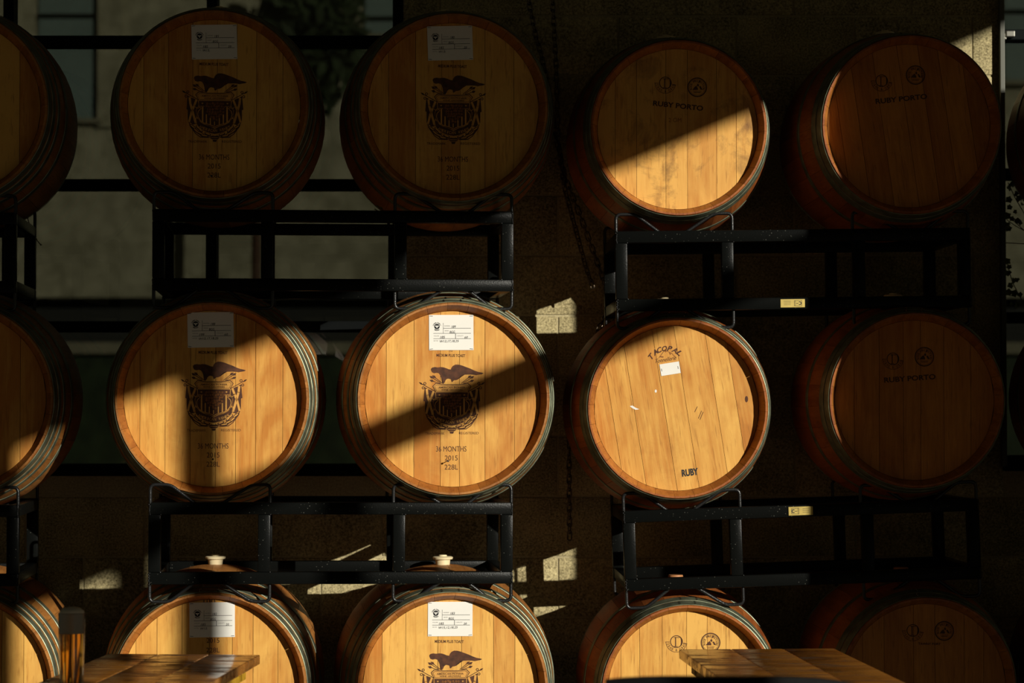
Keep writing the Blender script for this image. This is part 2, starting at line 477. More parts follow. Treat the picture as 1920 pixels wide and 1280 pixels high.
def plank_meshes(widths, mat):
    tot = sum(widths); x = -HR; out = []; g = 0.0006
    for wd in widths:
        x0 = x + g; x1 = x + wd/tot*2*HR - g; x += wd/tot*2*HR
        bm = bmesh.new(); n = 8
        def hz(q): return math.sqrt(max(0.0, HR*HR - q*q))
        top = [(x0+(x1-x0)*k/n, hz(x0+(x1-x0)*k/n)) for k in range(n+1)]
        pts = top + [(p[0], -p[1]) for p in top[::-1]]
        # drop doubled end points
        cl = []
        for p in pts:
            if not cl or (Vector(p)-Vector(cl[-1])).length > 1e-5: cl.append(p)
        if (Vector(cl[0])-Vector(cl[-1])).length < 1e-5: cl.pop()
        fr = [bm.verts.new((p[0], 0, p[1])) for p in cl]; bk = [bm.verts.new((p[0], 0.018, p[1])) for p in cl]
        bm.faces.new(fr); bm.faces.new(bk[::-1])
        for i in range(len(cl)):
            j = (i+1) % len(cl); bm.faces.new((fr[i], fr[j], bk[j], bk[i]))
        out.append(finish(bm, 'head_plank', mat))
    return out

PLANKSETS = [
    ([0.8, 1.25, 1.25, 1.25, 1.0, 1.0, 1.35, 0.9], 'a'), ([1.0, 1.3, 1.25, 0.9, 1.2, 1.4, 1.2], 'b'),
    ([0.7, 1.0, 1.2, 1.3, 1.1, 1.0, 1.2, 1.0], 'c'), ([0.9, 1.1, 1.5, 1.1, 1.5, 1.0, 1.1], 'd')]
_pk = {}
def planks(i, matkey):
    if (i, matkey) not in _pk: _pk[(i, matkey)] = plank_meshes(PLANKSETS[i][0], M[matkey])
    return _pk[(i, matkey)]

bm = bmesh.new(); add_lathe(bm, [(0, 0), (HR, 0), (HR, 0.018), (0, 0.018)], n=48, axis='Y')
BACKHEAD = finish(bm, 'back_head', M['stave'])
bm = bmesh.new()
add_lathe(bm, [(0.0, -0.02), (0.020, -0.02), (0.024, 0.017), (0.031, 0.0175), (0.0325, 0.0235), (0.028, 0.026), (0.014, 0.0265), (0.012, 0.031), (0.0, 0.032)], n=28)
BUNG = finish(bm, 'bung', M['silicone'], 40)
bm = bmesh.new()
add_lathe(bm, [(0.0, -0.02), (0.020, -0.02), (0.026, 0.010), (0.024, 0.014), (0.0, 0.015)], n=28)
BUNG_WOOD = finish(bm, 'bung', M['bung_wood'], 40)
bm = bmesh.new(); add_lathe(bm, [(0, 0.012), (0.0012, 0.012), (0.0012, -0.024), (0.0030, -0.024), (0.0030, -0.026), (0, -0.026)], n=8, axis='Y')
NAIL = finish(bm, 'nail', M['ink'], 40)


class Face:
    """builds the marks on a barrel head from the photograph's pixels round that head's centre"""
    def __init__(self, root, uc, vc, y, k):
        self.root, self.uc, self.vc, self.k = root, uc, vc, k
        self.s = F/(y + RECESS*k - CY)*k
    def x(self, u): return (u - self.uc)/self.s
    def z(self, v): return RB + (self.vc - v)/self.s
    def L(self, px): return px/self.s
    def part(self, name, bm, mat, label=None, layer=1):
        o = obj(name, bm, mat, self.root, loc=(0, RECESS - 0.0005*layer, 0))
        if label: o['label'] = label
        return o


def barrel(u, v, y, k, yaw, label, group, kind='a', plankset=0, head='head', headrot=0.0, bung='silicone', tilt=0.0, pitch=0.0):
    c = P(u, v, y)
    rotm = (R(pitch), R(tilt), R(yaw))
    from mathutils import Euler
    base = c - Euler(rotm).to_matrix() @ Vector((0, 0, RB*k))
    t = thing('wine_barrel', label, 'barrel', base, rotm, group); t.scale = (k, k, k)
    sm = STAVE['stave' if kind == 'a' else 'stave_red']
    for i in range(NST): link('stave', sm, t, (0, 0, RB), (0, 2*PI*i/NST + 0.05*plankset, 0))
    hs = HOOPS_A if kind == 'a' else HOOPS_B
    for i, (a, b_) in enumerate(hs):
        h1 = link('hoop', hoop(a, b_), t, (0, 0, RB))
        if i < 2:
            for dx in (-0.026, 0.026):
                for yy in ((a+b_)/2 - 0.008, (a+b_)/2 + 0.008):
                    an = dx/0.3 + (0.02 if i else -0.01)
                    rr = prof(yy) + 0.0024
                    link('rivet', RIVET, h1, (rr*math.sin(an), yy, rr*math.cos(an)), (0, an, 0))
        link('hoop', hoop(BL-b_, BL-a), t, (0, 0, RB))
    for me in planks(plankset, head): link('head_plank', me, t, (0, RECESS, RB), (0, R(headrot), 0))
    link('back_head', BACKHEAD, t, (0, BL-RECESS-0.018, RB))
    o = link('bung', BUNG if bung == 'silicone' else BUNG_WOOD, t, (0, BL/2, 2*RB-0.001))
    o['label'] = 'cream silicone bung' if bung == 'silicone' else 'brown bung'
    return t, Face(t, u, v, y, k)


# ---------------- marks
def crest(f, u, v):
    """the eagle-and-shield crest; drawn on a 1120 x 1280 grid, 8 units to the pixel, centred on (u, v)"""
    q = 8.0*f.s
    ox, oz = f.x(u), f.z(v)
    T = lambda p: (ox + (p[0]-545)/q, oz - (p[1]-660)/q)
    Mi = lambda pts: [(1090-p[0], p[1]) for p in pts]
    d, l, g, gr = bmesh.new(), bmesh.new(), bmesh.new(), bmesh.new()
    poly = lambda bm_, pts: add_poly(bm_, [T(p) for p in pts])
    line = lambda bm_, pts, wd: add_line(bm_, [T(p) for p in pts], wd/q)
    eagle = [(232, 225), (232, 204), (250, 186), (290, 178), (330, 184), (380, 178), (420, 182), (460, 195), (495, 210), (530, 215),
             (538, 190), (560, 160), (600, 140), (650, 142), (700, 155), (760, 178), (820, 200), (880, 228), (940, 250), (1000, 262),
             (1022, 270), (1000, 284), (960, 290), (910, 300), (870, 292), (800, 290), (740, 292), (700, 297), (685, 308), (680, 332),
             (660, 347), (640, 362), (610, 374), (580, 376), (562, 388), (548, 405), (536, 390), (532, 366), (520, 358), (490, 352),
             (470, 357), (450, 377), (440, 402), (420, 430), (398, 422), (415, 396), (400, 370), (385, 340), (370, 300), (350, 272),
             (320, 264), (280, 271), (247, 258)]
    poly(d, eagle)
    for fl in (lambda z: z, Mi):
        for a, b_ in (((372, 415), (262, 345)), ((372, 428), (268, 392)), ((400, 420), (300, 340))):
            line(d, fl([a, b_]), 9)
            dx, dy = b_[0]-a[0], b_[1]-a[1]; n = math.hypot(dx, dy); dx /= n; dy /= n
            poly(d, fl([(b_[0]-dx*14, b_[1]-dy*14), (b_[0]+dx*26-dy*20, b_[1]+dy*26+dx*20), (b_[0]+dx*62, b_[1]+dy*62), (b_[0]+dx*26+dy*20, b_[1]+dy*26-dx*20)]))
    # banner plate
    poly(d, [(300, 418), (440, 436), (545, 440), (650, 436), (790, 418), (838, 466), (806, 520), (788, 556), (302, 556), (284, 520), (252, 466)])
    poly(l, [(306, 430), (440, 447), (545, 451), (650, 447), (784, 430), (824, 466), (796, 520), (780, 548), (310, 548), (294, 520), (266, 466)])
    line(g, [(318, 445), (440, 458), (545, 462), (650, 458), (772, 445), (806, 468), (784, 515), (772, 540), (318, 540), (306, 515), (284, 468), (318, 445)], 5)
    # shield
    poly(d, [(300, 556), (790, 556), (792, 650), (822, 700), (815, 790), (780, 850), (700, 905), (620, 930), (545, 965), (470, 930), (390, 905), (310, 850), (275, 790), (268, 700), (298, 650)])
    half = [(325, 690), (298, 715), (288, 760), (300, 810), (330, 855), (390, 895), (460, 913), (510, 930), (545, 950)]
    for fl in (lambda z: z, Mi):
        line(l, fl([(300, 640), (385, 640)]), 7); line(l, fl([(325, 690), (340, 668), (318, 655), (298, 670)]), 7)
        line(l, fl(half), 9)
        line(l, fl([(300, 560), (304, 640), (275, 672), (255, 650)]), 7)
        for x_, a, b_, wd in ((362, 655, 872, 22), (418, 765, 892, 18), (478, 820, 908, 16)):
            line(l, fl([(x_, a), (x_, b_)]), wd)
        poly(l, fl([(358+15*math.cos(t*PI/5+PI/10)*(1 if t % 2 == 0 else .45), 597+15*math.sin(t*PI/5+PI/10)*(1 if t % 2 == 0 else .45)) for t in range(10)]))
    line(l, [(540, 872), (540, 925)], 14)
    line(l, [(300, 553), (790, 553)], 7)
    rnd = random.Random(3)
    for row, (n, yy) in enumerate(((7, 600), (8, 640), (7, 680), (7, 720), (6, 760), (4, 800), (2, 835))):
        for i in range(n):
            cx_ = 550 + (i-(n-1)/2)*38 + rnd.uniform(-6, 6); cy_ = yy + rnd.uniform(-7, 7)
            add_ring(gr, *T((cx_, cy_)), 9/q, 16/q, n=9)
            add_ring(gr, *T((cx_, cy_)), 0.5/q, 5/q, n=5)
    # ribbon
    out = [(262, 820), (268, 905), (310, 965), (380, 1015), (460, 1045), (545, 1060)]
    inn = [(292, 830), (330, 880), (390, 915), (460, 935), (545, 972)]
    poly(d, out + Mi(out)[-2::-1] + Mi(inn) + inn[-2::-1])
    line(l, out + Mi(out)[-2::-1], 8)
    line(l, [(500, 950), (545, 975), (590, 950)], 6)
    add_arc_text(l, 'AMERICAN WINES', *T((545, 560)), 445/q, 42/q, -PI/2, 1.02, inward=True)
    # flags
    for fl in (lambda z: z, Mi):
        poly(d, fl([(140, 480), (190, 512), (292, 548), (300, 640), (262, 700), (270, 780), (262, 905), (215, 920), (168, 880), (146, 820), (150, 700), (120, 685), (130, 600), (146, 560)]))
        line(l, fl([(168, 515), (178, 600), (205, 700), (258, 885)]), 34); line(l, fl([(268, 548), (236, 630), (200, 720), (162, 870)]), 32)
        for p in ((175, 560), (185, 620), (196, 670), (205, 720), (222, 780), (242, 840), (255, 580), (238, 640), (182, 780), (170, 830)):
            add_disc(d, *T(fl([p])[0]), 7/q, n=6)
        line(d, fl([(60, 412), (300, 545)]), 10)
        poly(d, fl([(50, 405), (85, 412), (120, 450), (75, 436)]))
        for cx_, cy_ in ((140, 425), (115, 490)):
            add_ring(d, *T(fl([(cx_, cy_)])[0]), 12/q, 22/q, n=12)
        line(d, fl([(146, 700), (148, 850), (185, 950), (260, 1055), (330, 1105), (440, 1110), (520, 1085)]), 12)
        for cx_, cy_, an, ln in ((215, 950, 35, 60), (265, 1010, 42, 62), (330, 1050, 25, 60), (390, 1085, 8, 66), (440, 1060, 20, 55), (330, 1000, 45, 45), (290, 960, 50, 40)):
            ca, sa = math.cos(R(an)), math.sin(R(an))
            el = lambda a, b_: fl([(cx_+a*math.cos(t*PI/6)*ca-b_*math.sin(t*PI/6)*sa, cy_+a*math.cos(t*PI/6)*sa+b_*math.sin(t*PI/6)*ca) for t in range(12)])
            poly(d, el(ln, 24)); poly(l, [(p[0], p[1]-4) for p in el(ln*0.72, 9)])
    poly(d, [(490, 1085), (600, 1085), (612, 1120), (580, 1140), (565, 1175), (520, 1175), (510, 1140), (475, 1120)])
    line(l, [(490, 1112), (600, 1112)], 6); line(l, [(512, 1140), (578, 1140)], 5)
    f.part('crest_mark', d, M['burn'], 'dark burned crest with an eagle over a shield and two flags')
    f.part('crest_detail', l, M['burn_none'], 'bare wood lines inside the crest', layer=2)
    add_text(g, 'AMERICAN PIONEER', *T((545, 484)), wd=400/q, h=27/q, bold=0.012)
    add_text(g, 'WINE GROWERS', *T((545, 519)), wd=320/q, h=25/q, bold=0.012)
    f.part('crest_lettering', g, M['burn'], 'burned lettering of the crest', layer=3)
    f.part('crest_grapes', gr, M['burn_mid'], 'paler bunch of grapes in the shield', layer=3)


def brand_text(f, items, mat='burn', label=None, name='burned_lettering', layer=1):
    """items: (text, centre u, centre v, width px, height px, rotation deg[, shear])"""
    for it in items:
        s, u, v, wd, h, ro = it[:6]; sh = it[6] if len(it) > 6 else 0.0
        bo = it[7] if len(it) > 7 else 0.0
        bm = bmesh.new()
        add_text(bm, s, f.x(u), f.z(v), wd=f.L(wd), h=f.L(h), rot=R(ro), shear=sh, bold=bo)
        f.part(name, bm, M[mat], label, layer)


def card(f, u0, v0, u1, v1, tilt, texts, label):
    """stapled record card; texts = barrel, beer, volume, age, notes in handwriting"""
    W, H = f.L(u1-u0), f.L(v1-v0)
    bm = box_bm(-W/2, W/2, -0.0007, 0.0004, -H/2, H/2)
    c = obj('record_card', bm, M['card'], f.root, loc=(f.x((u0+u1)/2), RECESS-0.0012, f.z((v0+v1)/2)), rot=(0, R(-tilt), 0))
    c['label'] = label
    X = lambda a: -W/2 + a*W
    Zz = lambda a: H/2 - a*H
    bm = bmesh.new()
    for a, b_, z_ in ((0.32, 0.94, 0.38), (0.10, 0.94, 0.525), (0.10, 0.94, 0.675)):
        add_line(bm, [(X(a), Zz(z_)), (X(b_), Zz(z_))], 0.0011)
    add_line(bm, [(X(0.32), Zz(0.23)), (X(0.32), Zz(0.525))], 0.0009); add_line(bm, [(X(0.595), Zz(0.525)), (X(0.595), Zz(0.675))], 0.0014)
    lx, lz = X(0.178), Zz(0.33)
    r = 0.062*W
    # round emblem: black disc with a pale T-shaped bird, ringed by letters
    add_ring(bm, lx, lz, 0.0001, r, n=24)
    add_arc_text(bm, 'COOPER FAMILY', lx, lz, r*1.36, r*0.42, PI/2, 2.5, bold=0.02)
    add_arc_text(bm, 'BREWING', lx, lz, r*1.36, r*0.42, -PI/2, 1.15, inward=True, bold=0.02)
    o = obj('printed_form', bm, M['ink'], c, loc=(0, -0.0011, 0))
    bm = bmesh.new()
    add_poly(bm, [(lx-r*.72, lz+r*.36), (lx-r*.25, lz+r*.28), (lx+r*.25, lz+r*.28), (lx+r*.72, lz+r*.36), (lx+r*.62, lz+r*.0), (lx+r*.22, lz-r*.08), (lx+r*.1, lz-r*.55), (lx-r*.1, lz-r*.55), (lx-r*.22, lz-r*.08), (lx-r*.62, lz+r*.0)])
    obj('emblem_bird', bm, M['card'], c, loc=(0, -0.0014, 0))
    bm = bmesh.new()
    for s, a, z_, wd in (('BARREL', 0.415, 0.312, 0.13), ('BEER', 0.40, 0.45, 0.09), ('VOLUME', 0.165, 0.597, 0.12), ('CAPACITY', 0.70, 0.597, 0.15), ('NOTES', 0.155, 0.735, 0.10)):
        add_text(bm, s, X(a), Zz(z_), wd=wd*W, h=0.028*H)
    obj('printed_words', bm, M['ink_soft'], c, loc=(0, -0.0011, 0))
    bm = bmesh.new()
    for s, (a, z_, wd, h) in zip(texts, ((0.555, 0.335, 0.095, 0.07), (0.525, 0.485, 0.12, 0.07), (0.305, 0.632, 0.11, 0.07), (0.835, 0.635, 0.075, 0.06), (0.24, 0.745, 0.0, 0.065))):
        if wd == 0.0:
            n = len(s); wd = 0.034*n + 0.02; a = 0.24 + wd/2
        add_text(bm, s, X(a), Zz(z_), wd=wd*W, h=h*H, shear=0.18, bold=0.004, rot=0.02)
    obj('handwriting', bm, M['ink'], c, loc=(0, -0.0013, 0))
    for sx, sz in ((-1, 1), (1, 1), (-1, -1), (1, -1)):
        bm = box_bm(-0.0048, 0.0048, -0.0006, 0.0004, -0.0006, 0.0006)
        obj('staple', bm, M['ink'], c, loc=(sx*(W/2-0.0065), -0.001, sz*(H/2-0.0035)), rot=(0, R(random.uniform(-8, 8)), 0))


def nail(f, u, v):
    o = link('nail', NAIL, f.root, (f.x(u), RECESS, f.z(v)))
    o['label'] = 'small dark nail'


def pioneer(f, u, cv, tg=True, toast_v=None):
    """the set of burned marks of the American barrels: u the middle, cv the crest's middle"""
    crest(f, u, cv)
    it = [('TRADEMARK', u-32, cv+64, 36, 4.5, 0), ('REGISTERED', u+32, cv+63.5, 37, 4.5, 0)]
    it += [('36 MONTHS', u-1, cv+93, 57, 10, 0), ('2015', u-1, cv+110, 24, 9.5, 0), ('228L', u-1, cv+127, 25, 9.5, 0)]
    brand_text(f, it)
    it = [('MEDIUM PLUS TOAST', u-2, cv-82, 54, 5.5, -1, 0, 0.02)]
    if tg: it.append(('TG', u-2, cv-91, 6, 4, 0))
    brand_text(f, it, name='toast_lettering')


def port_logos(f, u1, v1, u2, v2, text=None, tu=0, tv=0, tw=95, th=10, rot=0):
    bm = bmesh.new()
    cx, cz = f.x(u1), f.z(v1); L = f.L
    add_ring(bm, cx, cz, L(10.3), L(11.8), n=32)
    # thick right side of the ring makes the bowl of a letter D
    for k in range(16):
        a0, a1 = -1.1+2.2*k/16, -1.1+2.2*(k+1)/16
        th_ = lambda a: L(11.8) - L(3.2)*math.cos(a*1.4)
        pts = [(cx+L(11.8)*math.cos(a0), cz+L(11.8)*math.sin(a0)), (cx+L(11.8)*math.cos(a1), cz+L(11.8)*math.sin(a1)),
               (cx+th_(a1)*math.cos(a1), cz+th_(a1)*math.sin(a1)), (cx+th_(a0)*math.cos(a0), cz+th_(a0)*math.sin(a0))]
        add_poly(bm, pts)
    add_line(bm, [(cx-L(1.5), cz+L(8)), (cx-L(1.5), cz-L(9))], L(1.8))
    add_line(bm, [(cx-L(4.5), cz+L(7.6)), (cx+L(6), cz+L(7.6))], L(1.1)); add_line(bm, [(cx-L(4), cz-L(9)), (cx+L(2), cz-L(9))], L(1.1))
    add_arc_text(bm, 'DIAS & DIAS', cx, cz, L(15.8), L(4.8), -PI/2, 2.55, inward=True)
    add_ring(bm, cx, cz, L(19.2), L(20), n=24, a0=-PI+0.05, a1=-0.2)
    add_line(bm, [(cx-L(13), cz-L(0.5)), (cx-L(20.5), cz-L(0.5))], L(1)); add_line(bm, [(cx+L(13), cz-L(2.5)), (cx+L(20), cz-L(4))], L(1))
    f.part('round_d_mark', bm, M['burn'], 'burned round D emblem')
    bm = bmesh.new(); cx, cz = f.x(u2), f.z(v2)
    add_ring(bm, cx, cz, L(16.4), L(18.4), n=40); add_ring(bm, cx, cz, L(15), L(15.5), n=40)
    add_arc_text(bm, 'ROCK PROJECTION', cx, cz, L(12.2), L(4.0), PI/2, 3.7, bold=0.02, wide=0.8)
    add_poly(bm, [(cx-L(9), cz-L(5)), (cx-L(5), cz+L(0.5)), (cx-L(1.5), cz+L(3)), (cx+L(1), cz-L(1.5)), (cx+L(1.5), cz-L(5))])
    add_poly(bm, [(cx-L(1), cz+L(3.2)), (cx+L(1.5), cz+L(7.5)), (cx+L(3.6), cz+L(3.6)), (cx+L(2.2), cz+L(1.2))])
    add_poly(bm, [(cx+L(3.5), cz+L(1.5)), (cx+L(6.5), cz+L(2.2)), (cx+L(10), cz-L(4.5)), (cx+L(6.5), cz-L(4.5))])
    add_line(bm, [(cx-L(6), cz-L(10)), (cx+L(6), cz-L(10))], L(1)); add_line(bm, [(cx-L(7.5), cz-L(7.6)), (cx+L(7.5), cz-L(7.6))], L(0.8))
    f.part('round_peaks_mark', bm, M['burn'], 'burned round emblem with mountain peaks')
    if text:
        brand_text(f, [(text, tu, tv, tw, th, rot, 0, 0.03)])


# ------------------------------------------------------------------ setting
structure(obj('floor', box_bm(-18, 18, -20, 20, -0.1, 0.0), M['asphalt']))
WY = 1.0                      # face of the block wall
SW = F/(WY-CY)                # pixels per metre on it
wx = lambda u: (u-960)/SW
wz = lambda v: CZ + (772-v)/SW
# backing of mortar, in pieces round the two windows
WL, WR0 = wx(750), wx(1882)   # right edge of the left window, left edge of the right window
SILL = wz(885)
bm = bmesh.new()
add_box(bm, WL, WR0, WY+0.004, WY+0.2, 0, 3.0)
add_box(bm, -4.2, WL, WY+0.004, WY+0.2, 0, SILL); add_box(bm, WR0, 4.6, WY+0.004, WY+0.2, 0, SILL+0.02)
add_box(bm, -7.0, 6.9, WY+0.004, WY+0.2, 3.0, 5.0)
wall = structure(obj('wall_back', bm, M['mortar']))
BW, BH = 222/SW, 112.9/SW
_bk = {}
def block(x0, x1, z0, z1):
    wdt, hgt = round(x1-x0, 3), round(z1-z0, 3)
    if (wdt, hgt) not in _bk:
        _bk[(wdt, hgt)] = finish(box_bm(-wdt/2, wdt/2, -0.03, 0.02, -hgt/2, hgt/2, bev=0.002), 'block', M['block'], 40)
    link('block', _bk[(wdt, hgt)], wall, ((x0+x1)/2, WY+0.03+random.uniform(-0.0008, 0.0008), (z0+z1)/2))
ztop = wz(27)
for r in range(-1, 16):
    z1 = ztop - (r-1)*BH*1.0 - 0 if False else ztop - r*BH; z0 = z1 - BH
    if z1 <= 0.02: break
    z0 = max(z0, 0.0); top = z1
    off = wx(1382) if r % 2 == 0 else wx(1268)
    i0 = int((-4.2-off)/BW)-1
    for i in range(i0, i0+26):
        a, b_ = off+i*BW, off+(i+1)*BW
        lo, hi = -4.2, 4.6
        if top > SILL+0.06: lo, hi = WL+0.0, WR0
        a, b_ = max(a, lo), min(b_, hi)
        if b_-a < 0.03: continue
        block(a+0.004, b_-0.004, z0+0.004, min(z1, SILL if (lo == -4.2 and z1 > SILL) else z1)-0.004)

# windows
def window(name, x0, x1, vbars, hbars, fw, mat, z0, z1):
    bm = bmesh.new()
    add_box(bm, x0, x1, WY+0.06, WY+0.075, z0, z1)
    win = structure(obj(name, bm, M['glass_pane']))
    win.data.name = 'pane'
    return win
hb = [wz(74.5), wz(345), wz(612), wz(879)]
X0, X1 = -3.2, WL
xb = [wx(752)-0.012, wx(395), wx(12), wx(-371), wx(-754)]
zs = [3.0] + hb
wroot = bpy.data.objects.new('window_1', None); COL.objects.link(wroot); structure(wroot); wroot.location = (-1.7, WY, SILL)
def winpart(root, name, *a, mat='frame', bev=0.0):
    bm = box_bm(*a, bev=bev); o = obj(name, bm, M[mat]); o.parent = root; o.matrix_parent_inverse = Matrix.Translation(-root.location); return o
for i in range(len(xb)-1):
    for j in range(len(zs)-1):
        winpart(wroot, 'pane', xb[i+1]+0.004, xb[i]-0.004, WY+0.05+0.0006*((i*7+j*5) % 4), WY+0.06, zs[j+1]+0.004, zs[j]-0.004, mat='glass_pane')
for zz in hb: winpart(wroot, 'transom', X0, X1, WY-0.01, WY+0.07, zz-0.018, zz+0.018, bev=0.003)
for q, xx in enumerate(xb): winpart(wroot, 'mullion', xx-0.018, xx+0.018, WY-0.004, WY+0.07, SILL-0.005, 3.0, bev=0.003)
winpart(wroot, 'sill', X0, X1, WY-0.035, WY+0.07, SILL-0.012, SILL+0.010, bev=0.003)
wroot2 = bpy.data.objects.new('window_2', None); COL.objects.link(wroot2); structure(wroot2); wroot2.location = (3.0, WY, SILL)
hb2 = [wz(63), wz(325), wz(595), wz(863)]; zs2 = [3.0] + hb2
xb2 = [wx(1880), wx(1880)+0.69, wx(1880)+1.38, wx(1880)+2.07]
for i in range(3):
    for j in range(4):
        winpart(wroot2, 'pane', xb2[i]+0.004, xb2[i+1]-0.004, WY+0.05+0.0006*((i*7+j*5) % 4), WY+0.06, zs2[j+1]+0.004, zs2[j]-0.004, mat='glass_pane')
for zz in hb2: winpart(wroot2, 'transom', xb2[0], xb2[-1], WY-0.01, WY+0.07, zz-0.018, zz+0.018, bev=0.003)
for xx in xb2: winpart(wroot2, 'mullion', xx-0.008, xx+0.008, WY-0.03, WY+0.07, SILL+0.02, 3.0, mat='frame_alu', bev=0.002)
winpart(wroot2, 'sill', xb2[0], xb2[-1], WY-0.035, WY+0.07, SILL+0.005, SILL+0.022, bev=0.003)
# latch on the right window
bm = bmesh.new()
lx, lz = wx(1893), wz(63)
add_box(bm, lx-0.012, lx+0.02, WY-0.03, WY-0.008, lz-0.012, lz+0.012, bev=0.004); add_box(bm, lx-0.03, lx-0.008, WY-0.025, WY-0.008, lz-0.02, lz+0.004, bev=0.004)
o = obj('latch', bm, M['rivet']); o.parent = wroot2; o.matrix_parent_inverse = Matrix.Translation(-wroot2.location); o['label'] = 'bright steel window latch'

# unseen blockers added to shade the scene: roof slab, edge strip, beam, posts, pier
structure(obj('shade_roof', box_bm(-7.0, 6.95, -11.4, 1.25, 5.0, 5.12), M['sun_shade']))  # unseen slab, its edge placed to cast the slanting shadow line
structure(obj('shade_edge', box_bm(6.83, 6.95, -11.4, -9.2, 4.93, 5.0), M['sun_shade']))          # strip added to lower the roof's shadow edge
structure(obj('shade_beam', box_bm(5.70, 5.80, -10.6, -4.6, 3.945, 4.03), M['sun_shade']))         # unseen beam added to cast a slanting band of shade
for n_, hx, wd_ in (('shade_post_1', -0.90, 0.07), ('shade_post_2', -1.53, 0.125), ('shade_post_3', -2.14, 0.16), ('shade_post_4', -0.49, 0.075)):
    px_ = hx + TX*9.0                                                                        # unseen posts added for upright shadows and to stop stray sun
    structure(obj(n_, box_bm(px_-wd_/2, px_+wd_/2, -9.05, -8.95, 0.0, 4.41 if n_ == 'shade_post_4' else 5.0), M['sun_shade']))
structure(obj('shade_low_wall', box_bm(3.78, 4.9, -2.2, -1.95, 0.0, 3.5), M['block']))  # unseen low wall added to keep sun off the lower right
structure(obj('shade_pier', box_bm(2.735, 3.78, -2.2, -1.95, 0.0, 5.0), M['block']))  # unseen pier added to shade the right-hand barrels

# a building behind the camera, out of the picture
structure(obj('wall_front', box_bm(-12, 6.6, -16.4, -16.0, 0, 7.2), M['stucco']))
# the building across the yard, seen dimly through the tinted window panes
FY = 18.0; SF = F/(FY - CY)
fx = lambda u: (u-960)/SF
fz = lambda v: CZ + (772-v)/SF
structure(obj('wall_far', box_bm(-12, 9, FY, FY+0.4, fz(557), 7.6), M['stucco']))
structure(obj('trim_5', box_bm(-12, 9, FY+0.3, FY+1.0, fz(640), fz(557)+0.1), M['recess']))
structure(obj('trim_6', box_bm(-12, 9, FY-0.12, FY+0.35, fz(664), fz(642), bev=0.01), M['pale']))
structure(obj('baseboard_far', box_bm(-12, 9, FY-0.02, FY+0.3, 0.0, fz(664)), M['hedge']))
def facade_window(name, u0, u1, v0, v1, bars):
    r = bpy.data.objects.new(name, None); COL.objects.link(r); structure(r); r.location = (fx((u0+u1)/2), FY, fz(v1))
    winpart(r, 'panel', fx(u0), fx(u1), FY-0.03, FY+0.02, fz(v1), fz(v0), mat='teal')
    for v in bars: winpart(r, 'bar', fx(u0), fx(u1), FY-0.05, FY+0.0, fz(v+4), fz(v-4), mat='frame')
    winpart(r, 'jamb', fx(u1), fx(u1)+0.03, FY-0.06, FY, fz(v1), fz(v0), mat='frame')
    winpart(r, 'ledge', fx(u0-4), fx(u1+14), FY-0.10, FY, fz(v1+9), fz(v1), mat='pale')
facade_window('window_3', 70, 176, -200, 222, (28,))
facade_window('window_4', 684, 790, -200, 62, (33,))
facade_window('window_5', 1886, 1990, -200, 150, (20,))
structure(obj('trim_7', box_bm(fx(180), fx(228), FY-0.05, FY, fz(238), 7.1), M['stucco']))


# tree in front of that building, and a lamp
def leaf_cloud(bm, c, rx, ry, rz, n, size, rnd):
    for _ in range(n):
        while True:
            p = Vector((rnd.uniform(-1, 1), rnd.uniform(-1, 1), rnd.uniform(-1, 1)))
            if p.length < 1: break
        p = Vector((c[0]+p.x*rx, c[1]+p.y*ry, c[2]+p.z*rz))
        a = Vector((rnd.gauss(0, 1), rnd.gauss(0, 1), rnd.gauss(0, 1))).normalized(); b_ = a.orthogonal().normalized()
        s = size*rnd.uniform(0.6, 1.3)
        vs = [bm.verts.new(p+a*s), bm.verts.new(p+b_*s*0.5), bm.verts.new(p-a*s), bm.verts.new(p-b_*s*0.5)]
        bm.faces.new(vs)
tr = thing('tree', 'dark leafy tree across the yard, seen through the left window', 'tree', (fx(600), FY-1.2, 0))
bm = bmesh.new(); leaf_cloud(bm, (0, 0, 5.2), 0.55, 0.5, 0.85, 1500, 0.10, random.Random(5)); o = obj('crown', bm, M['hedge'], tr); o['kind'] = 'stuff'
bm = bmesh.new(); add_tube(bm, [(-0.54, 0, 0), (-0.54, 0, 2), (-0.54, 0.02, 4.0), (-0.4, 0, 4.6), (-0.03, 0, 5.2)], [0.055, 0.05, 0.045, 0.035, 0.02]); obj('trunk', bm, M['stem'], tr)
bm = bmesh.new(); bmesh.ops.create_uvsphere(bm, u_segments=12, v_segments=8, radius=0.03)
lp = thing('wall_lamp', 'small orange lamp glowing on the building across the yard', 'lamp', (fx(664), FY, fz(105)))
obj('bulb', bm, M['lamp'], lp, loc=(0, -0.09, 0)); obj('bracket', box_bm(-0.012, 0.012, -0.07, 0, -0.012, 0.012), M['black'], lp)

